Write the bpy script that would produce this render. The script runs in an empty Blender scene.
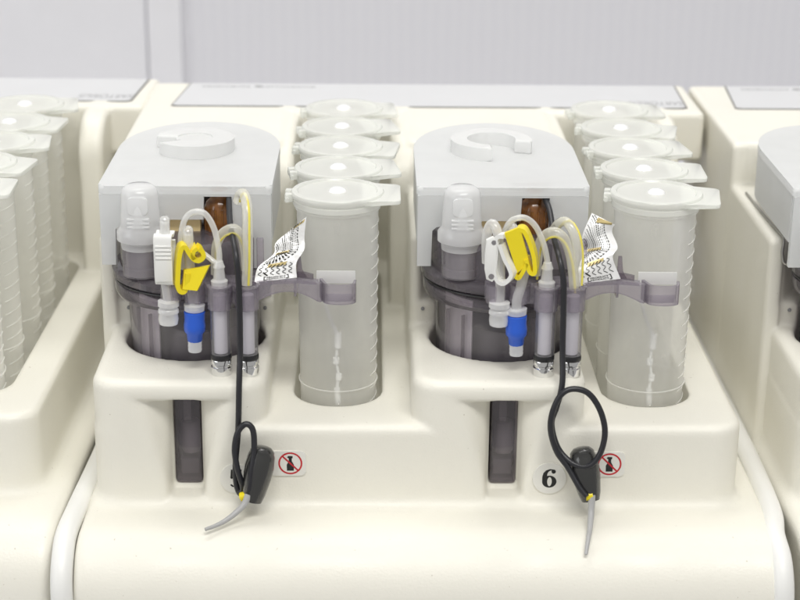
import bpy, bmesh, math, random
import numpy as np
from mathutils import Vector, Matrix
random.seed(4)
S = 0.01                       # all coordinates below are written in centimetres
PI = math.pi
scene = bpy.context.scene
COL = scene.collection

# ------------------------------------------------------------------ materials
def newmat(name):
    m = bpy.data.materials.new(name); m.use_nodes = True
    nt = m.node_tree; nt.nodes.clear()
    out = nt.nodes.new('ShaderNodeOutputMaterial')
    return m, nt, out
def N(nt, t, **kw):
    n = nt.nodes.new(t)
    for k, v in kw.items():
        if k in n.inputs: n.inputs[k].default_value = v
        else: setattr(n, k, v)
    return n
def c4(c): return (c[0], c[1], c[2], 1.0)
def solid(name, col, rough=.45, var=.04, scale=30., bump=0., bscale=300., metal=0., spec=.5, coat=0.):
    m, nt, out = newmat(name)
    p = N(nt, 'ShaderNodeBsdfPrincipled')
    p.inputs['Roughness'].default_value = rough; p.inputs['Metallic'].default_value = metal
    p.inputs['Specular IOR Level'].default_value = spec; p.inputs['Coat Weight'].default_value = coat
    tc = N(nt, 'ShaderNodeTexCoord'); nz = N(nt, 'ShaderNodeTexNoise'); nz.inputs['Scale'].default_value = scale
    nz.inputs['Detail'].default_value = 4
    nt.links.new(tc.outputs['Object'], nz.inputs['Vector'])
    rp = N(nt, 'ShaderNodeValToRGB')
    rp.color_ramp.elements[0].position = .3; rp.color_ramp.elements[1].position = .7
    rp.color_ramp.elements[0].color = c4([max(0, x*(1-var)) for x in col])
    rp.color_ramp.elements[1].color = c4([min(1, x*(1+var)) for x in col])
    nt.links.new(nz.outputs['Fac'], rp.inputs['Fac']); nt.links.new(rp.outputs['Color'], p.inputs['Base Color'])
    if bump > 0:
        n2 = N(nt, 'ShaderNodeTexNoise'); n2.inputs['Scale'].default_value = bscale; n2.inputs['Detail'].default_value = 3
        nt.links.new(tc.outputs['Object'], n2.inputs['Vector'])
        b = N(nt, 'ShaderNodeBump'); b.inputs['Strength'].default_value = bump; b.inputs['Distance'].default_value = .001
        nt.links.new(n2.outputs['Fac'], b.inputs['Height']); nt.links.new(b.outputs['Normal'], p.inputs['Normal'])
    nt.links.new(p.outputs[0], out.inputs[0])
    return m
def schlick(nt, f0=.04):
    """surface reflectance of a thin wall, the same from either side"""
    lw = N(nt, 'ShaderNodeLayerWeight'); lw.inputs['Blend'].default_value = .5
    p = N(nt, 'ShaderNodeMath', operation='POWER'); p.inputs[1].default_value = 5
    nt.links.new(lw.outputs['Facing'], p.inputs[0])
    m = N(nt, 'ShaderNodeMath', operation='MULTIPLY_ADD'); m.inputs[1].default_value = .85-f0; m.inputs[2].default_value = f0
    nt.links.new(p.outputs[0], m.inputs[0]); return m
def milky(name, col, clear=.35, transl=.5, gloss=.06, rough=.25, tcol=(1, 1, 1), edge=.25):
    """thin translucent moulded plastic: part see-through, part diffusing, with a soft gloss; denser where the wall is seen edge-on"""
    m, nt, out = newmat(name)
    d = N(nt, 'ShaderNodeBsdfDiffuse'); d.inputs['Color'].default_value = c4(col)
    t = N(nt, 'ShaderNodeBsdfTranslucent'); t.inputs['Color'].default_value = c4(col)
    tr = N(nt, 'ShaderNodeBsdfTransparent'); tr.inputs['Color'].default_value = c4(tcol)
    g = N(nt, 'ShaderNodeBsdfGlossy'); g.inputs['Roughness'].default_value = rough
    tc = N(nt, 'ShaderNodeTexCoord'); nz = N(nt, 'ShaderNodeTexNoise'); nz.inputs['Scale'].default_value = 60
    nt.links.new(tc.outputs['Object'], nz.inputs['Vector'])
    mr = N(nt, 'ShaderNodeMapRange'); mr.inputs['To Min'].default_value = max(0, clear-.04); mr.inputs['To Max'].default_value = clear+.04
    nt.links.new(nz.outputs['Fac'], mr.inputs['Value'])
    lw = N(nt, 'ShaderNodeLayerWeight'); lw.inputs['Blend'].default_value = .35
    ed = N(nt, 'ShaderNodeMath', operation='MULTIPLY_ADD'); ed.inputs[1].default_value = -edge
    nt.links.new(lw.outputs['Facing'], ed.inputs[0]); nt.links.new(mr.outputs[0], ed.inputs[2])
    cl = N(nt, 'ShaderNodeClamp'); nt.links.new(ed.outputs[0], cl.inputs['Value'])
    m1 = N(nt, 'ShaderNodeMixShader'); m1.inputs[0].default_value = transl
    nt.links.new(d.outputs[0], m1.inputs[1]); nt.links.new(t.outputs[0], m1.inputs[2])
    m2 = N(nt, 'ShaderNodeMixShader'); nt.links.new(cl.outputs[0], m2.inputs[0])
    nt.links.new(m1.outputs[0], m2.inputs[1]); nt.links.new(tr.outputs[0], m2.inputs[2])
    fr = schlick(nt)
    fm = N(nt, 'ShaderNodeMath', operation='MULTIPLY'); fm.inputs[1].default_value = gloss/.06*.8
    nt.links.new(fr.outputs[0], fm.inputs[0])
    m3 = N(nt, 'ShaderNodeMixShader'); nt.links.new(fm.outputs[0], m3.inputs[0])
    nt.links.new(m2.outputs[0], m3.inputs[1]); nt.links.new(g.outputs[0], m3.inputs[2])
    nt.links.new(m3.outputs[0], out.inputs[0])
    return m
def tinted(name, face, edge, body=(.3, .28, .3), bodyfac=.12, rough=.08, gl=1.0, lit_streaks=False):
    """smoke tinted clear plastic: tint deepens where the wall is seen edge-on (longer light path)"""
    m, nt, out = newmat(name)
    lw = N(nt, 'ShaderNodeLayerWeight'); lw.inputs['Blend'].default_value = .4
    mx = N(nt, 'ShaderNodeMix', data_type='RGBA')
    mx.inputs[6].default_value = c4(face); mx.inputs[7].default_value = c4(edge)
    nt.links.new(lw.outputs['Facing'], mx.inputs[0])
    tr = N(nt, 'ShaderNodeBsdfTransparent'); nt.links.new(mx.outputs[2], tr.inputs['Color'])
    d = N(nt, 'ShaderNodeBsdfDiffuse'); d.inputs['Color'].default_value = c4(body)
    tc = N(nt, 'ShaderNodeTexCoord'); nz = N(nt, 'ShaderNodeTexNoise'); nz.inputs['Scale'].default_value = 1 if lit_streaks else 40
    if lit_streaks:      # streaky reflections painted into the plastic, running up the wall
        mp = N(nt, 'ShaderNodeMapping'); mp.inputs['Scale'].default_value = (90, 90, 5)
        nt.links.new(tc.outputs['Object'], mp.inputs['Vector']); nt.links.new(mp.outputs[0], nz.inputs['Vector'])
    else: nt.links.new(tc.outputs['Object'], nz.inputs['Vector'])
    mr = N(nt, 'ShaderNodeMapRange'); mr.inputs['From Min'].default_value = .3; mr.inputs['From Max'].default_value = .7
    mr.inputs['To Min'].default_value = bodyfac*(.25 if lit_streaks else .7); mr.inputs['To Max'].default_value = bodyfac*(1.9 if lit_streaks else 1.3)
    nt.links.new(nz.outputs['Fac'], mr.inputs['Value'])
    m1 = N(nt, 'ShaderNodeMixShader'); nt.links.new(mr.outputs[0], m1.inputs[0])
    nt.links.new(tr.outputs[0], m1.inputs[1]); nt.links.new(d.outputs[0], m1.inputs[2])
    g = N(nt, 'ShaderNodeBsdfGlossy'); g.inputs['Roughness'].default_value = rough
    fr = schlick(nt, .045)
    fm = N(nt, 'ShaderNodeMath', operation='MULTIPLY'); fm.inputs[1].default_value = gl
    nt.links.new(fr.outputs[0], fm.inputs[0])
    m2 = N(nt, 'ShaderNodeMixShader'); nt.links.new(fm.outputs[0], m2.inputs[0])
    nt.links.new(m1.outputs[0], m2.inputs[1]); nt.links.new(g.outputs[0], m2.inputs[2])
    nt.links.new(m2.outputs[0], out.inputs[0])
    return m

M = {}
def ivory_mat():
    m = solid('ivory_moulded_plastic', (.835, .815, .735), rough=.5, var=.014, scale=12, bump=.14, bscale=900, spec=.4)
    nt = m.node_tree; p = [n for n in nt.nodes if n.type == 'BSDF_PRINCIPLED'][0]
    src = p.inputs['Base Color'].links[0].from_socket
    tc = N(nt, 'ShaderNodeTexCoord')
    n1 = N(nt, 'ShaderNodeTexNoise'); n1.inputs['Scale'].default_value = 420; n1.inputs['Detail'].default_value = 2
    nt.links.new(tc.outputs['Object'], n1.inputs['Vector'])
    r1 = N(nt, 'ShaderNodeMapRange'); r1.inputs['From Min'].default_value = .735; r1.inputs['From Max'].default_value = .80; r1.inputs['To Max'].default_value = .5
    nt.links.new(n1.outputs['Fac'], r1.inputs['Value'])
    mx = N(nt, 'ShaderNodeMix', data_type='RGBA'); mx.inputs[7].default_value = (.36, .31, .22, 1)
    nt.links.new(r1.outputs[0], mx.inputs[0]); nt.links.new(src, mx.inputs[6])
    n2 = N(nt, 'ShaderNodeTexNoise'); n2.inputs['Scale'].default_value = 28; n2.inputs['Detail'].default_value = 5
    nt.links.new(tc.outputs['Object'], n2.inputs['Vector'])
    r2 = N(nt, 'ShaderNodeMapRange'); r2.inputs['From Min'].default_value = .35; r2.inputs['From Max'].default_value = .7
    r2.inputs['To Min'].default_value = .34; r2.inputs['To Max'].default_value = .58
    nt.links.new(n2.outputs['Fac'], r2.inputs['Value']); nt.links.new(r2.outputs[0], p.inputs['Roughness'])
    nt.links.new(mx.outputs[2], p.inputs['Base Color'])
    return m
M['ivory'] = ivory_mat()
M['panel'] = solid('grey_white_membrane', (.66, .665, .68), rough=.4, var=.01)
M['panel_line'] = solid('membrane_edge_grey', (.16, .155, .15), rough=.6)
M['print_grey'] = solid('grey_print', (.30, .30, .31), rough=.6)
M['print_black'] = solid('black_print', (.012, .012, .012), rough=.6)
M['print_red'] = solid('red_print', (.55, .02, .03), rough=.55)
M['sticker'] = solid('clear_white_sticker', (.80, .79, .74), rough=.3, var=.01)
M['gasket'] = solid('white_gasket', (.83, .83, .81), rough=.4, var=.01)
M['tube'] = milky('milky_polypropylene', (.99, .99, .96), clear=.75, transl=.35, gloss=.07, rough=.16, edge=.56)
M['lid'] = milky('milky_lid_plastic', (.95, .96, .92), clear=.46, transl=.3, gloss=.07, rough=.18, edge=.34)
M['lid_gate'] = solid('polished_gate_mark', (.95, .95, .95), rough=.12, var=.01, coat=1., spec=.9)
M['cover'] = milky('frosted_white_cover', (.872, .882, .885), clear=.28, transl=.3, gloss=.05, rough=.3, edge=.16)
M['cap'] = milky('frosted_clear_cap', (.965, .97, .975), clear=.48, transl=.25, gloss=.08, rough=.2, edge=.25)
M['ring'] = milky('white_ring_plastic', (.91, .915, .91), clear=.25, transl=.25, gloss=.06, rough=.22, edge=.15)
M['clear'] = milky('clear_connector', (.97, .97, .97), clear=.5, transl=.2, gloss=.12, rough=.1, edge=.45)
M['hose'] = milky('clear_hose', (.975, .975, .96), clear=.6, transl=.25, gloss=.12, rough=.1, edge=.4)
M['hose_yellow'] = milky('yellowed_silicone_hose', (.98, .97, .88), clear=.68, transl=.25, gloss=.1, rough=.15, edge=.35)
M['hose_stripe'] = solid('yellow_hose_stripe', (.80, .70, .12), rough=.4)
M['smoke'] = tinted('smoke_tinted_plastic', (.93, .91, .93), (.36, .315, .37), body=(.74, .70, .74), bodyfac=.12, rough=.04, gl=1.0, lit_streaks=True)
M['smoke_dark'] = tinted('dark_smoke_plastic', (.80, .76, .80), (.10, .08, .105), body=(.42, .38, .425), bodyfac=.2, rough=.06, gl=1.3)
M['mauve'] = tinted('mauve_tinted_plastic', (.89, .865, .895), (.30, .255, .34), body=(.62, .58, .64), bodyfac=.2, rough=.05, gl=1.5)
M['dark_in'] = solid('dark_stirrer_plastic', (.035, .033, .038), rough=.35)
M['grey_in'] = solid('grey_inner_wall', (.22, .21, .22), rough=.5)
M['stirrer'] = solid('charcoal_stirrer', (.11, .10, .112), rough=.4)
M['bright_liner'] = solid('pale_lilac_bright_liner', (.66, .63, .66), rough=.3, var=.06, scale=120)  # for the liner added to brighten the vessel's left side
M['core'] = solid('dark_grey_core', (.13, .12, .132), rough=.45)
M['syringe'] = tinted('clear_filter_barrel', (.96, .95, .97), (.30, .27, .32), body=(.85, .84, .87), bodyfac=.12, rough=.04, gl=1.5)
M['filter'] = solid('pale_filter_core', (.74, .73, .76), rough=.25, var=.03, coat=.5)
M['silver'] = solid('polished_silver', (.78, .78, .78), rough=.12, metal=1.0, var=.06)
M['black'] = solid('black_rubber', (.015, .015, .017), rough=.42)
M['cable'] = solid('black_cable', (.018, .018, .022), rough=.38)
M['plug'] = solid('charcoal_plug', (.028, .028, .027), rough=.22, coat=.6)
M['yellow'] = solid('yellow_clamp_plastic', (.86, .70, .015), rough=.35, var=.02)
M['white'] = solid('white_clamp_plastic', (.83, .83, .81), rough=.35, var=.01)
M['blue'] = solid('blue_luer_plastic', (.025, .115, .62), rough=.33)
M['beige'] = solid('beige_adapter', (.86, .68, .36), rough=.5)
M['brown'] = solid('amber_brown_plastic', (.20, .075, .015), rough=.22, var=.5, scale=160, coat=.5)
M['grey_wire'] = solid('grey_wire', (.42, .42, .42), rough=.4)
M['gold'] = solid('gold_foil', (.45, .36, .16), rough=.35, var=.25, scale=90, metal=.3)
M['paper'] = solid('silvery_label_paper', (.84, .84, .84), rough=.3, var=.05, scale=150, metal=.25, bump=.5, bscale=160)
M['steel'] = solid('steel_wire', (.45, .44, .42), rough=.3, metal=.8)

# background wall, pale lilac grey with faint vertical ribbing
def wall_mat():
    m, nt, out = newmat('pale_ribbed_wall')
    p = N(nt, 'ShaderNodeBsdfPrincipled'); p.inputs['Roughness'].default_value = .6
    tc = N(nt, 'ShaderNodeTexCoord')
    sp = N(nt, 'ShaderNodeSeparateXYZ'); nt.links.new(tc.outputs['Object'], sp.inputs[0])
    w = N(nt, 'ShaderNodeTexWave'); w.inputs['Scale'].default_value = 30; w.inputs['Distortion'].default_value = 1.5; w.inputs['Detail'].default_value = 2
    nt.links.new(tc.outputs['Object'], w.inputs['Vector'])
    rp = N(nt, 'ShaderNodeValToRGB')
    rp.color_ramp.elements[0].color = (.63, .63, .668, 1); rp.color_ramp.elements[1].color = (.648, .648, .682, 1)
    nt.links.new(w.outputs['Fac'], rp.inputs['Fac'])
    nt.links.new(rp.outputs['Color'], p.inputs['Base Color'])
    nt.links.new(p.outputs[0], out.inputs[0])
    return m
M['wall'] = wall_mat()
M['pilaster'] = solid('pale_pilaster', (.70, .70, .73), rough=.6, var=.01)

# ------------------------------------------------------------------ mesh helpers (cm in, metres out)
def link(name, mesh, parent=None):
    o = bpy.data.objects.new(name, mesh); COL.objects.link(o)
    if parent is not None: o.parent = parent
    return o
def finish(name, bm, mat, parent=None, smooth=True, angle=40):
    bmesh.ops.recalc_face_normals(bm, faces=bm.faces)
    me = bpy.data.meshes.new(name)
    for v in bm.verts: v.co = v.co*S
    bm.to_mesh(me); bm.free()
    for mt in (mat if isinstance(mat, (list, tuple)) else [mat]): me.materials.append(mt)
    if smooth:
        for p in me.polygons: p.use_smooth = True
        me.set_sharp_from_angle(angle=math.radians(angle))
    return link(name, me, parent)
def tag(o, label=None, cat=None, group=None, kind=None):
    if label: o['label'] = label
    if cat: o['category'] = cat
    if group: o['group'] = group
    if kind: o['kind'] = kind
    return o
def thing(name, label, cat, loc=(0, 0, 0), group=None):
    o = bpy.data.objects.new(name, None); COL.objects.link(o)
    o.location = Vector(loc)*S; o.empty_display_size = .01
    return tag(o, label, cat, group)
def dup(root, loc, label, group=None):
    r = root.copy(); COL.objects.link(r); r.location = Vector(loc)*S
    r['label'] = label
    if group: r['group'] = group
    for ch in list(root.children):
        c = ch.copy(); COL.objects.link(c); c.parent = r
        for g in list(ch.children):
            d = g.copy(); COL.objects.link(d); d.parent = c
    return r
def B(): return bmesh.new()
def box(bm, x0, x1, y0, y1, z0, z1, bev=0, seg=2, mi=0):
    r = bmesh.ops.create_cube(bm, size=1)
    vs = r['verts']
    for v in vs: v.co = Vector(((x0+x1)/2+v.co.x*(x1-x0), (y0+y1)/2+v.co.y*(y1-y0), (z0+z1)/2+v.co.z*(z1-z0)))
    fs = {f for v in vs for f in v.link_faces}
    for f in fs: f.material_index = mi
    if bev > 0:
        es = list({e for v in vs for e in v.link_edges})
        bmesh.ops.bevel(bm, geom=es, offset=bev, segments=seg, profile=.5, affect='EDGES')
def lathe(bm, prof, cx=0, cy=0, n=48, caps=(True, True), mi=0, axis=None):
    rings = []
    for r, z in prof:
        rings.append([bm.verts.new((cx+r*math.cos(2*PI*i/n), cy+r*math.sin(2*PI*i/n), z)) for i in range(n)])
    fs = []
    for a, b in zip(rings, rings[1:]):
        for i in range(n):
            fs.append(bm.faces.new((a[i], a[(i+1) % n], b[(i+1) % n], b[i])))
    if caps[0]: fs.append(bm.faces.new(rings[0]))
    if caps[1]: fs.append(bm.faces.new(rings[-1]))
    for f in fs: f.material_index = mi
    vs = [v for r in rings for v in r]
    return vs
def lathe_along(bm, prof, p0, p1, n=24, mi=0):
    """profile (r, t) with t in cm measured along the axis from p0 toward p1"""
    vs = lathe(bm, prof, n=n, mi=mi)
    d = (Vector(p1)-Vector(p0)).normalized()
    q = Vector((0, 0, 1)).rotation_difference(d)
    for v in vs: v.co = q @ v.co + Vector(p0)
    return vs
def catmull(pts, sub=6):
    P = [Vector(p) for p in pts]; out = []
    for i in range(len(P)-1):
        p0 = P[max(0, i-1)]; p1 = P[i]; p2 = P[i+1]; p3 = P[min(len(P)-1, i+2)]
        for k in range(sub):
            t = k/sub
            out.append(.5*((2*p1)+(p2-p0)*t+(2*p0-5*p1+4*p2-p3)*t*t+(3*p1-p0-3*p2+p3)*t**3))
    out.append(P[-1]); return out
def tube(bm, pts, r, n=12, sub=6, cap=True, mi=0, radii=None, smooth=True, flat=1.0):
    path = catmull(pts, sub) if smooth else [Vector(p) for p in pts]
    T = []
    for i in range(len(path)):
        a = path[max(0, i-1)]; b = path[min(len(path)-1, i+1)]; T.append((b-a).normalized())
    up = Vector((0, 0, 1)) if abs(T[0].z) < .9 else Vector((1, 0, 0))
    u = (up-T[0]*up.dot(T[0])).normalized(); rings = []
    for i, p in enumerate(path):
        u = (u-T[i]*u.dot(T[i])).normalized(); w = T[i].cross(u)
        rr = r if radii is None else radii[0]+(radii[1]-radii[0])*i/(len(path)-1)
        rings.append([bm.verts.new(p+u*rr*math.cos(2*PI*k/n)+w*rr*flat*math.sin(2*PI*k/n)) for k in range(n)])
    for a, b in zip(rings, rings[1:]):
        for k in range(n):
            f = bm.faces.new((a[k], a[(k+1) % n], b[(k+1) % n], b[k])); f.material_index = mi
    if cap:
        bm.faces.new(rings[0]).material_index = mi; bm.faces.new(rings[-1]).material_index = mi
    return path
def prism(bm, poly, lo, hi, axis='z', bev=0, mi=0, seg=2, top=False):
    """extrude a 2D polygon; axis z: poly=(x,y); axis y: poly=(x,z); axis x: poly=(y,z)"""
    def mk(a, b, t):
        return (a, b, t) if axis == 'z' else ((a, t, b) if axis == 'y' else (t, a, b))
    v0 = [bm.verts.new(mk(a, b, lo)) for a, b in poly]; v1 = [bm.verts.new(mk(a, b, hi)) for a, b in poly]
    fs = [bm.faces.new(v0), bm.faces.new(v1)]
    n = len(poly)
    for i in range(n): fs.append(bm.faces.new((v0[i], v0[(i+1) % n], v1[(i+1) % n], v1[i])))
    for f in fs: f.material_index = mi
    if bev > 0:
        es = list({e for f in (fs[1:2] if top else fs[:2]) for e in f.edges})
        bmesh.ops.bevel(bm, geom=es, offset=bev, segments=seg, profile=.5, affect='EDGES')
def ribbon(bm, pts2, width, thick, frame, sub=4, mi=0):
    """strip following a 2D path (u,v) in the plane of frame(u,v,w); w runs across the strip"""
    P = [Vector((a, b, 0)) for a, b in pts2]
    P = catmull(P, sub); n = len(P); L = []
    for i in range(n):
        t = (P[min(n-1, i+1)]-P[max(0, i-1)]).normalized(); nn = Vector((-t.y, t.x, 0))
        L.append((P[i]+nn*thick/2, P[i]-nn*thick/2))
    rows = []
    for a, b in L:
        rows.append([bm.verts.new(frame(q.x, q.y, w)) for q, w in ((a, -width/2), (b, -width/2), (b, width/2), (a, width/2))])
    for r0, r1 in zip(rows, rows[1:]):
        for k in range(4):
            bm.faces.new((r0[k], r0[(k+1) % 4], r1[(k+1) % 4], r1[k])).material_index = mi
    bm.faces.new(rows[0]).material_index = mi; bm.faces.new(rows[-1]).material_index = mi
def frame_at(o, ang, tilt=0):
    """a vertical frame at point o: u turned by ang about z from +x, v up (leaning by tilt), w out of plane"""
    R = Matrix.Rotation(ang, 3, 'Z') @ Matrix.Rotation(tilt, 3, 'Y')
    O = Vector(o)
    return lambda u, v, w: O + R @ Vector((u, -w, v))
def arc(cx, cy, r, a0, a1, n):
    return [(cx+r*math.cos(math.radians(a0+(a1-a0)*i/n)), cy+r*math.sin(math.radians(a0+(a1-a0)*i/n))) for i in range(n+1)]
def text_mesh(txt, size, shear=0., offset=0.):
    cu = bpy.data.curves.new('text', 'FONT'); cu.body = txt; cu.size = size; cu.shear = shear; cu.offset = offset
    cu.align_x = 'CENTER'; cu.align_y = 'CENTER'
    o = bpy.data.objects.new('text', cu); COL.objects.link(o)
    dg = bpy.context.evaluated_depsgraph_get(); dg.update()
    me = bpy.data.meshes.new_from_object(o.evaluated_get(dg))
    bpy.data.objects.remove(o); bpy.data.curves.remove(cu)
    return me

# ------------------------------------------------------------------ the moulded housing, as a distance field turned into one smooth mesh
def housing_mesh():
    h = .15
    X0, X1, Y0, Y1, Z0, Z1 = -13.2, 23.0, -10.6, 29.9, -6.4, 14.3
    xs = np.arange(X0, X1, h, dtype=np.float32); ys = np.arange(Y0, Y1, h, dtype=np.float32); zs = np.arange(Z0, Z1, h, dtype=np.float32)
    X = xs[:, None, None]; Y = ys[None, :, None]; Z = zs[None, None, :]
    mx, mn, ab = np.maximum, np.minimum, np.abs
    def rect(A, C, a0, a1, b0, b1, r):
        qx = ab(A-(a0+a1)/2)-(a1-a0)/2+r; qy = ab(C-(b0+b1)/2)-(b1-b0)/2+r
        return np.sqrt(mx(qx, 0)**2+mx(qy, 0)**2)+mn(mx(qx, qy), 0)-r
    def ext(d2, D, lo, hi, r):
        q = ab(D-(lo+hi)/2)-(hi-lo)/2+r; d2 = d2+r
        return np.sqrt(mx(d2, 0)**2+mx(q, 0)**2)+mn(mx(d2, q), 0)-r
    def su(a, b, k):
        hh = np.clip(.5+.5*(b-a)/k, 0, 1).astype(np.float32)
        return b+(a-b)*hh-k*hh*(1-hh)
    def sd(a, b, k): return -su(-a, b, k)
    def B3(x0, x1, y0, y1, z0, z1, rc, re): return ext(rect(X, Y, x0, x1, y0, y1, rc), Z, z0, z1, re)
    def BX(x0, x1, y0, y1, z0, z1, rc, re): return ext(rect(Y, Z, y0, y1, z0, z1, rc), X, x0, x1, re)
    YB = 28.9
    deck = BX(-12.6, 21.7, -10.0, YB, -12, -.62, 2.9, .6)
    floor_ = B3(-12.15, 20.3, -5.0, YB, -3, 3.72, 1.5, .42)
    d = floor_
    for x0, x1 in ((-12.1, -3.45), (3.75, 12.4)):
        d = mn(d, B3(x0, x1, -5.0, YB, -3, 6.05, 1.5, .5))
    d = su(d, deck, .7)
    for x0, x1 in ((-12.5, -3.5), (3.75, 12.45)):
        d = su(d, B3(x0, x1, 3.3, YB, 0, 11.0, .5, .35), .3)
        d = su(d, B3(x0-.05, x1+.05, 13.6, 21.5, 0, 13.5, .5, .35), .12)
    # left skin of the machine, its outline stepping down to the front
    d = mn(d, BX(-12.65, -11.7, 13.5, YB, -4, 13.5, .4, .3))
    d = mn(d, BX(-12.6, -11.7, 3.0, YB, -4, 11.0, .4, .3))
    # rear housing and the uprights either side of each tube rack
    d = mn(d, B3(-12.6, 20.3, 20.9, YB, 0, 13.5, .5, .35))
    d = mn(d, B3(18.0, 22.35, 20.9, YB, 10.4, 13.5, .3, .3))
    for x0, x1, y0 in ((-4.2, -2.75, 12.4), (2.75, 4.3, 12.4), (11.9, 13.2, 12.4), (18.75, 20.3, 17.4)):
        d = su(d, BX(x0, x1, y0, YB-2, 0, 13.42, 2.6, .45), .3)
    # tube racks: long slots
    for cx in (0, 16):
        d = sd(d, ext(rect(X, Y, cx-2.28, cx+2.28, -2.3, 20.4, 2.2), Z, .6, 9.5, .1), .12)
        d = sd(d, B3(cx-2.6, cx+2.6, 5, 20.7, 5.0, 16, 1.5, .3), .3)
    # vessel wells, and the shaped openings in the front
    for cx in (-7.5, 8.4):
        r = np.sqrt((X-cx)**2+(Y-1.7)**2)
        d = sd(d, ext(r-3.62, Z, .3, 12, .05), .15)
        d = sd(d, ext(r-4.45, Z, 7.4, 14, .05), .3)
        d = sd(d, B3(cx-.69, cx+.69, -8, 1, -.14, 4.95, .22, .22), .12)
        # flared scoop leading into the slot
        w = .74+np.clip((-Y-3.7)/1.3, 0, 1.1)**1.2*(.2+1.5*np.clip(Z/5, 0, 1)**1.3)
        sc = mx(mx(ab(X-cx)-w, Z-4.98), mx(Y+3.7, -.2-Z))*.8
        d = sd(d, sc.astype(np.float32), .35)
    d = mx(d, -6.2-Z).astype(np.float32)
    # surface nets
    s = d < 0
    nx, ny, nz = s.shape
    cnt = np.zeros((nx-1, ny-1, nz-1), np.uint8)
    for i in (0, 1):
        for j in (0, 1):
            for k in (0, 1):
                cnt += s[i:nx-1+i, j:ny-1+j, k:nz-1+k]
    act = (cnt > 0) & (cnt < 8)
    idx = np.full(act.shape, -1, np.int32); ii = np.argwhere(act); idx[act] = np.arange(len(ii))
    acc = np.zeros((len(ii), 3)); num = np.zeros(len(ii))
    a, b, c = ii.T
    def val(o): return d[a+o[0], b+o[1], c+o[2]]
    cor = [(i, j, k) for i in (0, 1) for j in (0, 1) for k in (0, 1)]
    for p in cor:
        for ax in range(3):
            if p[ax]: continue
            q = list(p); q[ax] = 1; q = tuple(q)
            v0 = val(p).astype(float); v1 = val(q).astype(float); cr = (v0 < 0) != (v1 < 0)
            t = np.where(cr, v0/np.where(cr, v0-v1, 1), 0)
            pt = np.array(p, float)[None, :].repeat(len(ii), 0); pt[:, ax] += t
            acc += pt*cr[:, None]; num += cr
    V = (ii+acc/num[:, None])*h+np.array([X0, Y0, Z0])
    F = []
    e = s[:-1, 1:-1, 1:-1] != s[1:, 1:-1, 1:-1]; L = np.argwhere(e); i, j, k = L.T; j = j+1; k = k+1
    F.append((np.stack([idx[i, j-1, k-1], idx[i, j, k-1], idx[i, j, k], idx[i, j-1, k]], 1), s[i, j, k]))
    e = s[1:-1, :-1, 1:-1] != s[1:-1, 1:, 1:-1]; L = np.argwhere(e); i, j, k = L.T; i = i+1; k = k+1
    F.append((np.stack([idx[i-1, j, k-1], idx[i-1, j, k], idx[i, j, k], idx[i, j, k-1]], 1), s[i, j, k]))
    e = s[1:-1, 1:-1, :-1] != s[1:-1, 1:-1, 1:]; L = np.argwhere(e); i, j, k = L.T; i = i+1; j = j+1
    F.append((np.stack([idx[i-1, j-1, k], idx[i, j-1, k], idx[i, j, k], idx[i-1, j, k]], 1), s[i, j, k]))
    Q = np.concatenate([np.where(sg[:, None], q, q[:, ::-1]) for q, sg in F])
    me = bpy.data.meshes.new('housing')
    me.vertices.add(len(V)); me.vertices.foreach_set('co', (V*S).astype(np.float32).ravel())
    me.loops.add(len(Q)*4); me.loops.foreach_set('vertex_index', Q.astype(np.int32).ravel())
    me.polygons.add(len(Q)); me.polygons.foreach_set('loop_start', np.arange(0, len(Q)*4, 4, dtype=np.int32))
    me.polygons.foreach_set('use_smooth', np.ones(len(Q), bool))
    me.update(calc_edges=True); me.validate()
    me.materials.append(M['ivory'])
    return me

# ------------------------------------------------------------------ machine = housing + membrane panel + stickers + seam gasket
HM = housing_mesh()
PITCH = 35.3
def panel_mesh():
    bm = B()
    po = [(-10.75, 22.3), (-10.45, 22.1), (21.0, 22.1), (21.35, 22.3), (21.6, 28.4), (-10.2, 28.4)]
    prism(bm, [(-10.85, 22.1), (-10.6, 21.93), (21.15, 21.93), (21.47, 22.15), (21.72, 28.5), (-10.3, 28.5)], 13.40, 13.535, mi=1)
    prism(bm, po, 13.42, 13.56, mi=0)
    return bm
def add_lettering(parent):
    me = text_mesh('SARTORIUS', 1.0, shear=.25)
    ob = []
    o = link('lettering', me, parent); me.materials.append(M['print_grey'])
    xs = [v.co.x for v in me.vertices]; w = max(xs)-min(xs)
    for v in me.vertices:        # printed to be read from the far side
        x, y = v.co.x/w*3.5, v.co.y*1.35
        v.co = Vector((-x+19.7, -y+23.35, 13.564))*S
    bm = B(); random.seed(8)
    x = -9.4
    while x < -2.4:              # the fine line of print along the far edge, far too small to read
        l = random.uniform(.12, .4)
        if not (-6.2 < x < -5.7): box(bm, x, x+l, 27.3, 27.55, 13.561, 13.564)
        x += l+.07
    bm2 = bm
    lathe(bm2, [(.28, 13.561), (.28, 13.564)], cx=-5.75, cy=27.5, n=16)
    finish('fine_print', bm2, M['print_grey'], parent, smooth=False)
def disc(bm, cx, cz, r, y, mi=0, n=40, ri=0):
    if ri == 0:
        f = bm.faces.new([bm.verts.new((cx+r*math.cos(2*PI*i/n), y, cz+r*math.sin(2*PI*i/n))) for i in range(n)]); f.material_index = mi
    else:
        a = [bm.verts.new((cx+r*math.cos(2*PI*i/n), y, cz+r*math.sin(2*PI*i/n))) for i in range(n)]
        b = [bm.verts.new((cx+ri*math.cos(2*PI*i/n), y, cz+ri*math.sin(2*PI*i/n))) for i in range(n)]
        for i in range(n): bm.faces.new((a[i], a[(i+1) % n], b[(i+1) % n], b[i])).material_index = mi
YF = -5.0
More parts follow.
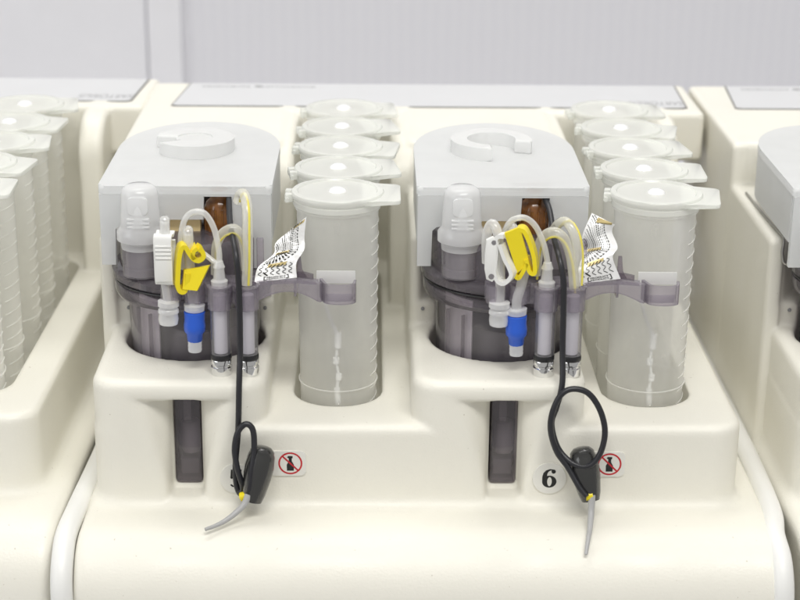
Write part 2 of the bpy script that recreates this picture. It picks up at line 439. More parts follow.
def poly_y(bm, pts, y, mi=0):
    bm.faces.new([bm.verts.new((a, y, b)) for a, b in pts]).material_index = mi
def rrect(x0, x1, z0, z1, r, n=5):
    return arc(x1-r, z1-r, r, 0, 90, n)+arc(x0+r, z1-r, r, 90, 180, n)+arc(x0+r, z0+r, r, 180, 270, n)+arc(x1-r, z0+r, r, 270, 360, n)
def no_bottle_sticker(parent, cx, cz, x0):
    bm = B()
    prism(bm, rrect(x0, cx+.78, cz-.68, cz+.66, .3), YF-.07, YF+.05, axis='y', mi=0)
    s = finish('prohibition_sticker', bm, M['sticker'], parent)
    bm = B()
    disc(bm, cx, cz, .60, YF-.076, ri=.515)
    a = math.radians(-45); d = Vector((math.cos(a), math.sin(a))); n = Vector((-d.y, d.x))*.042
    L = .53
    poly_y(bm, [(cx+d.x*L+n.x, cz+d.y*L+n.y), (cx-d.x*L+n.x, cz-d.y*L+n.y), (cx-d.x*L-n.x, cz-d.y*L-n.y), (cx+d.x*L-n.x, cz+d.y*L-n.y)], YF-.080)
    finish('red_ring', bm, M['print_red'], s, smooth=False)
    bm = B()
    pr = [(-.17, -.40), (.17, -.40), (.18, -.08), (.075, .12), (.075, .27), (.12, .29), (.12, .40), (-.10, .40), (-.16, .33), (-.075, .27), (-.075, .12), (-.18, -.08)]
    poly_y(bm, [(cx+a, cz+b) for a, b in pr], YF-.078)
    finish('bottle_symbol', bm, M['print_black'], s, smooth=False)
def number_six(parent, cx, cz):
    bm = B()
    prism(bm, [(cx+a, cz+b) for a, b in arc(0, 0, .84, 0, 355, 40)], YF-.07, YF+.05, axis='y')
    s = finish('number_sticker', bm, M['sticker'], parent)
    s['label'] = 'round sticker with the number 6'
    bm = B(); y = YF-.076; n = 28
    O = [(.36*math.cos(2*PI*i/n), -.17+.33*math.sin(2*PI*i/n)) for i in range(n)]
    I = [(.115*math.cos(2*PI*i/n)+.01, -.17+.25*math.sin(2*PI*i/n)) for i in range(n)]
    for i in range(n):
        j = (i+1) % n
        poly_y(bm, [(cx+p[0], cz+p[1]) for p in (O[i], O[j], I[j], I[i])], y)
    outer = [(-.36, -.12), (-.36, .10), (-.31, .30), (-.18, .45), (.02, .52), (.24, .49)]
    inner = [(-.12, -.10), (-.13, .10), (-.11, .27), (-.05, .38), (.05, .445), (.22, .45)]
    for i in range(len(outer)-1):
        poly_y(bm, [(cx+p[0], cz+p[1]) for p in (outer[i], outer[i+1], inner[i+1], inner[i])], y-.002)
    disc(bm, cx+.20, cz+.38, .11, y-.004, n=18)
    finish('numeral', bm, M['print_black'], s, smooth=False)
def number_five(parent, cx, cz):
    bm = B()
    prism(bm, [(cx+a, cz+b) for a, b in arc(0, 0, .80, 0, 355, 40)], YF-.07, YF+.05, axis='y')
    s = finish('number_sticker', bm, M['sticker'], parent)
    s['label'] = 'round number sticker mostly hidden behind the black cable'
    bm = B(); y = YF-.076
    poly_y(bm, [(cx+a, cz+b) for a, b in ((-.24, .50), (.30, .50), (.27, .36), (-.18, .36))], y)
    poly_y(bm, [(cx+a, cz+b) for a, b in ((-.24, .50), (-.14, .50), (-.17, .02), (-.28, .02))], y-.002)
    P = [(-.26, .04), (-.10, .14), (.08, .13), (.24, .02), (.29, -.16), (.22, -.35), (.02, -.47), (-.20, -.44), (-.30, -.34)]
    Q = [(-.22, -.02), (-.10, .06), (.02, .05), (.10, -.03), (.12, -.16), (.09, -.31), (-.01, -.40), (-.14, -.38), (-.22, -.30)]
    for i in range(len(P)-1):
        poly_y(bm, [(cx+p[0], cz+p[1]) for p in (P[i], P[i+1], Q[i+1], Q[i])], y-.004)
    finish('numeral', bm, M['print_black'], s, smooth=False)

def machine(label, dx, dy=0., rz=0., stickers=False):
    o = link('bioreactor_station', HM)
    o.location = Vector((dx, dy, 0))*S; o.rotation_euler.z = rz
    tag(o, label, 'lab machine', 'ivory moulded machines standing side by side')
    p = finish('membrane_panel', panel_mesh(), [M['panel'], M['panel_line']], o, smooth=False)
    add_lettering(p)
    for px in (-11.2, -3.95, 4.45, 11.9):
        bm = B(); lathe_along(bm, [(.02, -.06), (.08, -.05), (.1, .0), (.1, .12)], (px, 3.24, 6.95), (px, 4, 6.95), n=12)
        finish('moulding_pip', bm, M['print_grey'], o)
    if stickers:
        number_five(o, -5.0, .92); no_bottle_sticker(o, -2.28, 1.77, -3.75)
        number_six(o, 10.65, .97); no_bottle_sticker(o, 13.62, 1.76, 12.3)
    return o
machine('middle ivory lab machine holding two smoked vessels, number 6 sticker on its front', 0, stickers=True)
machine('left ivory lab machine cut off by the photo edge, with tube rack and ledge', -PITCH, 1.5, math.radians(-1.0))
machine('right ivory lab machine cut off by the photo edge, with stepped side wall', PITCH)

def gasket(x, label, lean):
    bm = B()
    P = [(x+lean[0], 26, -.95), (x+lean[1], 12, -.95), (x+lean[2], 3, -.95), (x+lean[3], -4.5, -.95), (x+lean[4], -7.3, -1.02), (x+lean[4]+.03, -8.7, -1.5), (x+lean[4]+.05, -9.5, -2.4), (x+lean[4]+.08, -9.75, -3.6), (x+lean[4]+.08, -9.75, -6)]
    tube(bm, P, .54, n=20, sub=8)
    o = finish('seam_gasket', bm, M['gasket'])
    tag(o, label, 'gasket', 'white gaskets between the machines')
gasket(-13.1, 'rounded white seam gasket between the left and middle ivory machines', (.5, .45, .35, .05, -.05))
gasket(22.0, 'rounded white seam gasket between the middle and right ivory machines', (.2, .2, .2, .0, -.4))

# ------------------------------------------------------------------ sample tubes
def make_sample_tube():
    root = thing('sample_tube', '', 'tube')
    bm = B()
    n = 56
    prof = [(1.72, .75), (1.9, .9), (1.94, 1.3), (2.0, 7), (2.05, 13.2), (2.05, 13.55), (2.16, 13.6), (2.16, 14.15)]
    lathe(bm, prof, n=n, caps=(True, False))
    z = 2.0
    while z < 13.0:                      # moulded graduation ridges on the right-hand side
        r = 1.96+.1*(z-1.3)/12
        for a0, a1, dz in ((-34, 6, .16),):
            pts = [((r+.012)*math.cos(math.radians(a0+(a1-a0)*i/6)), (r+.012)*math.sin(math.radians(a0+(a1-a0)*i/6)), z+dz*i/6) for i in range(7)]
            tube(bm, pts, .027, n=6, smooth=False)
        z += .72
    tube(bm, [(2.02*math.cos(2*PI*i/40), 2.02*math.sin(2*PI*i/40), 4.35) for i in range(41)], .04, n=6, smooth=False, cap=False)
    finish('tube_body', bm, M['tube'], root)
    bm = B()
    lathe(bm, [(2.20, 13.75), (2.24, 13.78), (2.24, 14.02), (2.19, 14.06), (2.19, 14.14), (2.30, 14.18), (2.33, 14.26), (2.33, 14.36), (2.27, 14.44), (2.02, 14.46), (1.95, 14.37), (1.2, 14.36), (.3, 14.38)], n=64, caps=(False, True))
    lid = finish('lid', bm, M['lid'], root)
    bm = B()
    P = [(1.2, -1.9), (1.7, -1.72), (2.4, -1.62)]+arc(2.8, -1.25, .35, -85, 0, 5)+arc(2.8, 1.2, .35, 0, 85, 5)+[(2.4, 1.57), (1.7, 1.68), (1.2, 1.9)]
    prism(bm, P, 14.12, 14.33, bev=.05)
    finish('tab', bm, M['lid'], lid)
    bm = B()
    for yy in (-.62, .12):
        box(bm, -2.62, -2.2, yy, yy+.42, 13.95, 14.38, .07)
    tube(bm, [(-2.5, -.75, 14.1), (-2.5, .65, 14.1)], .12, n=10, smooth=False)
    finish('hinge', bm, M['lid'], lid)
    bm = B()
    lathe(bm, [(.46, 14.36), (.42, 14.45), (.33, 14.53), (.2, 14.585), (.08, 14.605), (.01, 14.61)], n=24)
    finish('gate_mark', bm, M['lid_gate'], lid)
    return root
proto = make_sample_tube()
ORD = ['frontmost', 'second from the front', 'middle', 'fourth from the front', 'rearmost']
RACK = {'a': ('rack between the two smoked vessels', 0), 'b': ('right rack of the middle machine', 16), 'c': ('rack of the left machine', 16-PITCH)}
DY = 4.487
first = True
for key, (desc, x) in RACK.items():
    for k in range(5):
        lab = f'{ORD[k]} capped tube in the {desc}'
        y = DY*k
        xx = x
        if key == 'c': xx, y = x-.13+.016*y, y+.63
        g = 'capped sample tubes in the racks'
        jx, jy = (random.uniform(-.06, .06), random.uniform(-.05, .05)) if k else (0, 0)
        if first:
            proto['label'] = lab; proto['group'] = g; proto.location = Vector((xx, y, 0))*S; t = proto; first = False
        else:
            t = dup(proto, (xx+jx, y+jy, 0), lab, g)
        t.rotation_euler.z = math.radians([0, 9, -7, 12, 5][k] if key != 'b' else [-9, -2, 8, -12, 4][k])
        if key == 'c': t.rotation_euler.z = math.radians([2, -8, 7, -4, 10][k])

# ------------------------------------------------------------------ smoke-tinted vessel (origin: unit origin; axis at x -7.5, y 1.7)
VX, VY = -7.5, 1.7
def make_vessel():
    root = thing('bioreactor_vessel', '', 'vessel')
    bm = B()
    lathe(bm, [(2.9, .55), (3.12, .7), (3.2, 1.2), (3.42, 8.9)], VX, VY, n=72, caps=(True, False))
    body = finish('vessel_body', bm, M['smoke'], root)
    for a in (205, 228, 300, 330, 60, 120):      # inner ribs moulded into the wall
        bm = B()
        ca, sa = math.cos(math.radians(a)), math.sin(math.radians(a)); rr = 2.95
        p = [(VX+ca*rr-sa*.05, VY+sa*rr+ca*.05), (VX+ca*rr+sa*.05, VY+sa*rr-ca*.05), (VX+ca*(rr+.2)+sa*.05, VY+sa*(rr+.2)-ca*.05), (VX+ca*(rr+.2)-sa*.05, VY+sa*(rr+.2)+ca*.05)]
        prism(bm, p, 1.3, 8.0, bev=.02)
        finish('rib', bm, M['smoke_dark'], body)
    bm = B()
    lathe(bm, [(2.3, .8), (2.4, 1.0), (2.4, 6.75), (2.2, 7.05), (.5, 7.25), (.45, 7.5), (.45, 8.6)], VX+.45, VY-.15, n=40)
    finish('stirrer', bm, M['stirrer'], body)
    bm = B()     # added pale liner, makes the near left side look lit through
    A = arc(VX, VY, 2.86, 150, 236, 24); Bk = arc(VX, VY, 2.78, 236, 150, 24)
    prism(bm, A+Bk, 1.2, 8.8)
    finish('bright_liner', bm, M['bright_liner'], body)
    bm = B()
    lathe(bm, [(3.35, 8.55), (3.95, 8.7), (4.05, 8.95), (4.05, 9.35), (3.9, 9.45), (3.9, 9.6), (4.15, 9.7), (4.18, 10.05), (4.05, 10.2), (3.75, 10.25)], VX, VY, n=80, caps=(False, False))
    fl = finish('flange', bm, M['smoke_dark'], root)
    for rr_, zz_, th_ in ((3.99, 9.52, .07), (3.5, 8.62, .06)):  # thin dark rings that draw the flange grooves
        bm = B(); tube(bm, [(VX+rr_*math.cos(2*PI*i/72), VY+rr_*math.sin(2*PI*i/72), zz_) for i in range(73)], th_, n=8, smooth=False, cap=False)
        finish('groove_ring', bm, M['black'], fl)
    bm = B()
    lathe(bm, [(3.7, 10.2), (3.72, 11.9), (3.6, 12.1), (0.2, 12.15)], VX, VY, n=72, caps=(False, True))
    hd = finish('head', bm, M['smoke_dark'], root)
    bm = B()
    lathe(bm, [(3.0, 9.4), (3.0, 11.6), (2.6, 11.9)], VX, VY, n=40)
    finish('core', bm, M['core'], hd)
    bm = B()     # port neck
    lathe(bm, [(.98, 10.35), (.98, 12.45)], VX-2.25, VY-2.75, n=36, caps=(False, False))
    neck = finish('port_neck', bm, M['smoke'], root)
    bm = B()
    lathe(bm, [(.9, 10.4), (.9, 10.75), (.80, 10.8), (.80, 11.65), (.9, 11.7), (.9, 12.4)], VX-2.25, VY-2.75, n=30)
    finish('insert', bm, M['grey_in'], neck)
    bm = B()     # frosted cap with a finger grip
    lathe(bm, [(1.0, 11.75), (1.03, 12.1), (1.2, 12.2), (1.2, 12.65), (1.06, 12.82), (1.0, 13.0), (.92, 14.5), (.85, 14.78), (.62, 14.95), (.1, 14.98)], VX-2.25, VY-2.75, n=40)
    cap = finish('port_cap', bm, M['cap'], root)
    bm = B()
    lx, ly = VX-2.25, VY-2.75-.90
    prism(bm, rrect(lx-.5, lx+.5, 13.65, 14.55, .22), ly-.04, ly+.3, axis='y', bev=.03)
    for q in range(3): box(bm, lx-.55, lx+.55, ly-.06, ly+.2, 12.98+.2*q, 13.08+.2*q, .02)
    finish('finger_grip', bm, M['cap'], cap)
    # bracket: collars in front of the vessel and the arm that reaches across to the first tube
    bm = B()
    path = [(-8.6, -2.55), (-7.2, -2.95), (-6.35, -3.25), (-5.2, -3.35), (-4.0, -3.25), (-3.0, -2.9), (-1.9, -2.75), (-1.1, -2.95), (-.75, -3.15)]
    P = [Vector((a, b, 0)) for a, b in path]; P = catmull(P, 5); n = len(P)
    rows = []
    for i, p in enumerate(P):
        t = (P[min(n-1, i+1)]-P[max(0, i-1)]).normalized(); nn = Vector((-t.y, t.x, 0))*.09
        f = i/(n-1)
        zt = 10.58+.10*math.sin(f*PI); zb = 9.62+(.42*math.sin(max(0, min(1, (p.x+4.1)/3.2))*PI) if p.x > -4.1 else 0)
        rows.append([bm.verts.new(q) for q in ((p.x+nn.x, p.y+nn.y, zb), (p.x-nn.x, p.y-nn.y, zb), (p.x-nn.x, p.y-nn.y, zt), (p.x+nn.x, p.y+nn.y, zt))])
    for r0, r1 in zip(rows, rows[1:]):
        for k in range(4): bm.faces.new((r0[k], r0[(k+1) % 4], r1[(k+1) % 4], r1[k]))
    bm.faces.new(rows[0]); bm.faces.new(rows[-1])
    top = [(-8.3, -2.5), (-7.2, -2.85), (-6.35, -3.14), (-5.2, -3.24), (-4.0, -3.14), (-3.0, -2.8), (-1.9, -2.65), (-1.0, -2.85), (-.9, -2.3), (-2.2, -1.9), (-4.0, -1.8), (-8.0, -1.5)]
    prism(bm, top, 10.40, 10.52)
    for xx in (-2.05, -3.95):
        box(bm, xx-.06, xx+.06, -2.72, -1.9, 9.75, 10.4)
    arm = finish('bracket_arm', bm, M['mauve'], root)
    bm = B()     # curved clip at the end of the arm
    hk = [(-.75, -3.1), (-.70, -2.55), (-.55, -3.2), (-.3, -3.42), (.2, -3.5), (.62, -3.42), (.86, -3.2), (.92, -2.7)]
    hk = [(-.78, -2.5)]+hk[2:]
    P = catmull([Vector((a, b, 0)) for a, b in hk], 5); n = len(P); rows = []
    for i, p in enumerate(P):
        t = (P[min(n-1, i+1)]-P[max(0, i-1)]).normalized(); nn = Vector((-t.y, t.x, 0))*.07
        rows.append([bm.verts.new(q) for q in ((p.x+nn.x, p.y+nn.y, 9.6), (p.x-nn.x, p.y-nn.y, 9.6), (p.x-nn.x, p.y-nn.y, 10.62), (p.x+nn.x, p.y+nn.y, 10.62))])
    for r0, r1 in zip(rows, rows[1:]):
        for k in range(4): bm.faces.new((r0[k], r0[(k+1) % 4], r1[(k+1) % 4], r1[k]))
    bm.faces.new(rows[0]); bm.faces.new(rows[-1])
    prism(bm, [(-.8, -2.35), (-.62, -3.15), (0, -3.3), (.7, -3.2), (.92, -2.35)], 9.66, 9.76)
    finish('end_clip', bm, M['mauve'], arm)
    bm = B()
    prism(bm, [(-1.0, -2.35), (.92, -2.35), (.92, -2.25), (-1.0, -2.25)], 10.3, 10.95, bev=.02)
    finish('clear_tab', bm, M['clear'], arm)
    bm = B()     # dark upright fin behind the arm
    prism(bm, [(-2.0, -2.0), (-1.72, -2.1), (-1.2, -2.35), (-1.15, -2.2), (-1.6, -1.85), (-1.95, -1.85)], 10.5, 10.75)
    prism(bm, [(-2.02, 10.5), (-1.5, 10.5), (-1.72, 10.9), (-1.8, 11.65), (-1.98, 11.65)], -2.0, -1.88, axis='y')
    finish('fin', bm, M['smoke_dark'], arm)
    bm = B()     # lower sump of the vessel, seen through the opening in the housing
    box(bm, -8.17, -6.83, -3.45, -1.6, -.05, 4.9, .12)
    sump = finish('sump', bm, M['smoke_dark'], root)
    bm = B(); box(bm, -8.0, -7.0, -2.9, -1.7, .15, 1.0, .1); finish('sump_floor', bm, M['core'], sump)
    bm = B(); lathe(bm, [(.42, 1.3), (.48, 1.4), (.48, 2.9), (.40, 3.0), (.3, 3.05)], -7.45, -2.5, n=24); finish('sump_plug', bm, M['grey_in'], sump)
    bm = B(); box(bm, -7.75, -7.35, -3.0, -2.7, 3.1, 4.8, .05); finish('sump_rib', bm, M['smoke'], sump)
    bm = B(); box(bm, -8.15, -6.85, -1.58, -1.5, .1, 4.9); finish('sump_back', bm, M['dark_in'], sump)
    bm = B()     # small grey peg seen left of the paper strip
    box(bm, -3.95, -3.6, -2.2, -1.9, 10.5, 12.55, .05)
    finish('peg', bm, M['mauve'], arm)
    # four clips (skirts) and the two filter columns
    for cx, r in ((-5.68, .60), (-4.35, .60), (-6.95, .52), (-8.1, .52)):
        cy = -3.75 if cx > -6 else -3.25
        bm = B()
        a = arc(cx, cy, r, 160, 380, 22); b = arc(cx, cy, r-.1, 380, 160, 22)
        prism(bm, a+b, 9.5 if cx > -6 else 9.7, 10.62, bev=.03)
        if cx > -6: lathe(bm, [(r-.02, 10.6), (r+.04, 10.64), (r+.04, 10.72), (r-.12, 10.76)], cx, cy, n=30, caps=(False, False))
        finish('clip', bm, M['mauve'], arm)
    for cx in (-5.68, -4.35):
        cy = -3.75
        bm = B()
        lathe(bm, [(.50, 7.15), (.50, 9.9), (.44, 10.1), (.44, 10.6)], cx, cy, n=32)
        colm = finish('filter_column', bm, M['syringe'], root)
        bm = B(); lathe(bm, [(.34, 7.2), (.34, 10.2)], cx, cy, n=24)
        finish('membrane', bm, M['filter'], colm)
        bm = B(); lathe(bm, [(.50, 6.86), (.525, 6.9), (.525, 7.08), (.50, 7.14)], cx, cy, n=32)
        finish('seal_ring', bm, M['black'], colm)
        bm = B(); lathe(bm, [(.50, 6.04), (.52, 6.08), (.52, 6.45), (.46, 6.5), (.46, 6.58), (.52, 6.64), (.52, 6.82), (.48, 6.88)], cx, cy, n=32)
        finish('silver_foot', bm, M['silver'], colm)
    bm = B()     # thin barb under the arc tube
    lathe(bm, [(.40, 10.6), (.42, 10.9), (.30, 11.0), (.26, 11.5), (.30, 11.6), (.24, 11.75), (.2, 11.9)], -5.68, -3.7, n=20)
    finish('barb', bm, M['clear'], root)
    bm = B()
    box(bm, -8.75, -6.95, .36, 1.1, 12.05, 13.35, .05)
    finish('adapter_block', bm, M['beige'], root)
    bm = B()
    lathe(bm, [(.70, 11.6), (.80, 12.0), (.80, 13.2), (.70, 13.55), (.45, 13.8), (.42, 14.2)], -5.98, .95, n=28)
    for q in range(14):
        a = 2*PI*q/14
        tube(bm, [(-5.98+.79*math.cos(a), .95+.79*math.sin(a), 11.9), (-5.98+.79*math.cos(a), .95+.79*math.sin(a), 13.3)], .06, n=6, smooth=False)
    finish('amber_knob', bm, M['brown'], root)
    bm = B()     # dark housing behind the window of the cover
    box(bm, -7.1, -4.9, 1.9, 2.3, 12.3, 14.2)
    finish('dark_back', bm, M['dark_in'], root)
    bm = B()     # clear pickup line inside the first tube
    tube(bm, [(-.75, -1.62, 9.5), (-.36, -1.72, 8.23), (.02, -1.80, 7.4)], .09, n=10)
    tube(bm, [(.02, -1.80, 6.7), (-.07, -1.80, 6.1)], .075, n=8); tube(bm, [(-.06, -1.80, 5.9), (.07, -1.80, 5.2)], .075, n=8)
    tube(bm, [(.04, -1.80, 7.45), (.03, -1.80, 6.7)], .19, n=10, smooth=False)
    tube(bm, [(-.05, -1.80, 6.12), (-.07, -1.80, 5.82)], .17, n=10, smooth=False)
    tube(bm, [(.08, -1.80, 5.25), (.06, -1.80, 4.95)], .17, n=10, smooth=False)
    tube(bm, [(.05, -1.80, 4.95), (0, -1.80, 4.6), (.0, -1.80, 4.4)], .09, n=8)
    tube(bm, [(-.02, -1.80, 4.45), (.03, -1.80, 3.6)], .17, n=10, smooth=False)
    finish('pickup_line', bm, M['white'], root)
    return root
VG = 'smoke-tinted vessels under frosted covers'
v1 = make_vessel()
tag(v1, 'smoke-tinted vessel in the left well of the middle machine', group=VG)
dup(v1, (15.95, 0, 0), 'smoke-tinted vessel in the well above the number 6 sticker', VG)
dup(v1, (PITCH, 0, 0), 'smoke-tinted vessel of the right machine, a sliver at the photo edge', VG)

# ------------------------------------------------------------------ frosted cover with C-shaped handle
def make_cover(g0, g1, label, loc, name='vessel_cover', rim=(1.5, 2.12)):
    root = thing(name, label, 'cover', loc, 'frosted white covers over the vessels')
    cx, hw = -7.63, 4.35
    def back(w, a0, a1):
        return [(cx+w*math.cos(math.radians(a0+(a1-a0)*i/40)), 7.7+(w+1.5)*math.sin(math.radians(a0+(a1-a0)*i/40))) for i in range(41)]
    bm = B()
    out = arc(cx-hw+.34, .29, .34, 180, 270, 8)+arc(cx+hw-.34, .29, .34, 270, 360, 8)+back(hw, 0, 180)
    prism(bm, out, 14.18, 14.6, bev=.22, seg=5, top=True)
    finish('top_plate', bm, M['cover'], root)
    bm = B()     # skirt round the sides and back
    o2 = [(cx+hw-.02, .3)]+back(hw-.02, 0, 180)+[(cx-hw+.02, .3)]
    i2 = [(cx-hw+.32, .3)]+back(hw-.32, 180, 0)+[(cx+hw-.32, .3)]
    prism(bm, o2+i2, 11.7, 14.17)
    finish('skirt', bm, M['cover'], root)
    bm = B()     # front wall, cut away round the port cap and the window
    F = [(cx-hw+.05, 14.175), (cx-hw+.05, 10.45), (cx-hw+.78, 10.45), (cx-hw+.78, 12.35), (cx-hw+1.0, 12.55), (-8.84, 12.85), (-6.72, 12.85), (-6.72, 14.1), (-5.27, 14.1), (-5.27, 10.3), (cx+hw-.05, 10.3), (cx+hw-.05, 14.175)]
    prism(bm, F, -.047, .32, axis='y', bev=.03, seg=2)
    finish('front_wall', bm, M['cover'], root)
    if g0 is not None:
        bm = B()
        R1, R0 = rim[1], rim[0]
        hx, hy = cx-.18, 7.2
        P = arc(hx, hy, R1, g0, g1, 44)+arc(hx, hy, R0, g1, g0, 44)
        prism(bm, P, 14.59, 15.30, bev=.13, seg=4)
        if R0 < 1: prism(bm, arc(hx, hy, 1.0, 0, 350, 36), 14.59, 15.22, bev=.05)
        finish('handle_ring', bm, M['ring'], root)
        if g0 < 0: pass
    return root
cv = make_cover(-148, 172, 'frosted white cover on the left vessel, round handle unbroken at the front', (0, 0, 0), rim=(.95, 2.12))
make_cover(-18, 268, 'frosted white cover above number 6, its C-shaped handle open at front right', (15.95, 0, 0), rim=(1.3, 2.2))
make_cover(None, None, 'frosted white cover on the right machine, cut off by the photo edge', (PITCH-.4, 0, 0))

# ------------------------------------------------------------------ lines, clamps, hoses of each vessel
def hose(pts, r, mat, name, label, cat, ox=0, group=None, n=12):
    bm = B(); tube(bm, [(a+ox, b, c) for a, b, c in pts], r, n=n)
    o = finish(name, bm, mat); tag(o, label, cat, group); return o
def luer_white(p, q, parent):
    bm = B()
    lathe_along(bm, [(.30, 0), (.52, .05), (.53, .28), (.46, .33), (.46, .42), (.50, .46), (.52, .62), (.48, .68), (.50, .95), (.46, 1.22), (.34, 1.3)], p, q, n=20)
    return finish('luer_cap', bm, M['clear'], parent)
def luer_blue(p, q, parent):
    d = (Vector(q)-Vector(p)).normalized()
    bm = B()
    lathe_along(bm, [(.36, 0), (.52, .02), (.50, .30), (.42, .36)], p, q, n=20)
    finish('collar', bm, M['clear'], parent)
    bm = B()
    p2 = Vector(p)+d*.34
    lathe_along(bm, [(.42, 0), (.52, .05), (.50, .5), (.54, .75), (.52, 1.05), (.40, 1.2), (.37, 1.55), (.33, 1.6)], p2, p2+d, n=12)
    b = finish('blue_luer', bm, M['blue'], parent)
    bm = B()
    p3 = p2+d*1.5
    lathe_along(bm, [(.33, 0), (.36, .1), (.34, .2), (.36, .3), (.34, .4), (.36, .5), (.33, .62)], p3, p3+d, n=16)
    finish('thread', bm, M['clear'], b)

# --- left unit
ta = thing('sampling_line', 'clear line under the white clamp of the left vessel, ending in a frosted cap', 'tubing', (-8.2, -3.6, 9.7), 'short clear sampling lines')
def part_tube(pts, r, mat, name, root, ox=0, n=12, radii=None):
    o = Vector(root.location)/S
    bm = B(); tube(bm, [Vector((a+ox, b, c))-o for a, b, c in pts], r, n=n, radii=radii)
    return finish(name, bm, mat, root)
def shift(root, pts, ox=0):
    o = Vector(root.location)/S
    return [Vector((a+ox, b, c))-o for a, b, c in pts]
part_tube([(-8.30, -2.9, 12.6), (-8.28, -3.2, 13.4), (-8.24, -3.5, 13.9), (-8.25, -3.6, 13.2), (-8.31, -3.6, 11.3), (-8.28, -3.6, 10.5), (-8.2, -3.6, 9.7)], .25, M['hose'], 'hose', ta)
luer_white(*shift(ta, [(-8.2, -3.6, 9.85), (-8.24, -3.6, 8.4)]), ta)
tb = thing('sampling_line', 'clear line under the yellow clamp of the left vessel, ending in a blue luer', 'tubing', (-7.0, -3.5, 9.3), 'short clear sampling lines')
part_tube([(-7.2, -2.7, 12.3), (-7.18, -3.0, 13.0), (-7.16, -3.3, 13.3), (-7.15, -3.5, 12.9), (-7.11, -3.55, 11.74), (-7.03, -3.5, 10.3), (-6.95, -3.5, 9.3)], .26, M['hose'], 'hose', tb)
luer_blue(*shift(tb, [(-6.95, -3.5, 9.6), (-7.0, -3.5, 7.0)]), tb)
# white clamp, seen edge-on
bm = B()
fr = frame_at((-8.28, -3.62, 12.0), math.radians(82))
ribbon(bm, [(.34, 1.28), (.10, 1.15), (-.22, 1.22), (-.36, .95), (-.36, 0), (-.34, -1.0), (-.15, -1.24), (.2, -1.2), (.36, -.95), (.33, -.2), (.40, .5), (.34, .85)], .88, .13, fr)
box(bm, -8.70, -7.88, -4.10, -3.98, 10.95, 12.75, .04)
for q in range(4): box(bm, -8.68, -7.9, -4.15, -4.05, 12.1+.2*q, 12.18+.2*q, .02)
o = finish('pinch_clamp', bm, M['white']); tag(o, 'white pinch clamp seen edge-on, left of the left yellow clamp', 'clamp', 'plastic pinch clamps on the sampling lines')
# yellow clamp, profile toward the viewer, latch open
bm = B()
fr = frame_at((0, -3.7, 0), math.radians(10))
rel = lambda P: [(a+7.1, b) for a, b in P]
yc = [(-6.68, 12.60), (-6.50, 12.45), (-6.46, 12.19), (-6.68, 12.01), (-6.93, 12.11), (-7.14, 12.41), (-7.32, 12.73), (-7.49, 12.68), (-7.63, 12.22), (-7.71, 11.45), (-7.74, 10.76), (-7.6, 10.49), (-7.4, 10.53), (-7.3, 10.92), (-7.24, 11.4)]
fr = frame_at((-7.1, -3.75, 0), math.radians(14))
ribbon(bm, rel(yc), .85, .22, fr)
ribbon(bm, rel([(-6.72, 12.62), (-6.90, 12.52), (-6.98, 12.3), (-6.9, 12.1)]), .85, .2, fr)
pv = [(-7.33, -4.02, 11.54), (-6.13, -3.95, 11.74), (-6.71, -4.3, 10.57), (-7.41, -4.28, 10.64)]
a = [bm.verts.new(p) for p in pv]; b = [bm.verts.new((p[0]+.05, p[1]+.26, p[2]-.03)) for p in pv]
bm.faces.new(a); bm.faces.new(b)
for i in range(4): bm.faces.new((a[i], a[(i+1) % 4], b[(i+1) % 4], b[i]))
o = finish('pinch_clamp', bm, M['yellow']); tag(o, 'yellow pinch clamp with open latch and curled hook, on the left vessel', 'clamp', 'plastic pinch clamps on the sampling lines')
hose([(-7.52, -3.0, 11.3), (-7.52, -3.4, 12.35), (-7.49, -3.4, 13.11), (-7.27, -3.4, 13.92), (-6.83, -3.4, 14.28), (-6.3, -3.4, 14.18), (-5.89, -3.45, 13.47), (-5.68, -3.6, 12.46), (-5.66, -3.7, 11.6)], .15, M['hose'], 'arched_tube', 'thin clear tube arching to the left filter column of the left vessel', 'tubing', group='thin arched clear tubes')
hose([(-6.45, -3.4, 12.2), (-6.0, -3.6, 11.9), (-5.72, -3.7, 11.7)], .13, M['hose'], 'side_tube', 'short slanting clear tube stub beside the left yellow clamp', 'tubing')
def striped(pts, r, name, label, group, ox, side):
    root = thing(name, label, 'hose', (0, 0, 0), group)
    pts = [(a+ox, b, c) for a, b, c in pts]
    bm = B(); path = tube(bm, pts, r, n=16); finish('hose', bm, M['hose_yellow'], root)
    bm = B(); q = [(p.x+side[0], p.y+side[1], p.z+side[2]) for p in path]
    tube(bm, q, .06, n=8, smooth=False); finish('stripe', bm, M['hose_stripe'], root)
striped([(-5.98, -2.4, 10.8), (-5.94, -2.5, 11.6), (-5.85, -2.7, 12.4), (-5.5, -3.0, 13.1), (-4.96, -3.0, 13.32), (-4.6, -3.0, 12.9), (-4.45, -3.0, 12.1), (-4.42, -3.0, 11.2)], .24, 'thick_hose', 'yellowed hose forming a low arch behind the left vessel columns', 'yellowed silicone hoses', 0, (0, -.12, -.2))
striped([(-4.85, -1.6, 14.3), (-4.7, -1.9, 14.75), (-4.45, -2.5, 14.85), (-4.28, -3.2, 14.3), (-4.26, -3.6, 13.2), (-4.28, -3.7, 11.9), (-4.34, -3.75, 10.7)], .26, 'thick_hose', 'yellow-striped hose rising straight from the right column of the left vessel', 'yellowed silicone hoses', 0, (.1, -.25, .05))
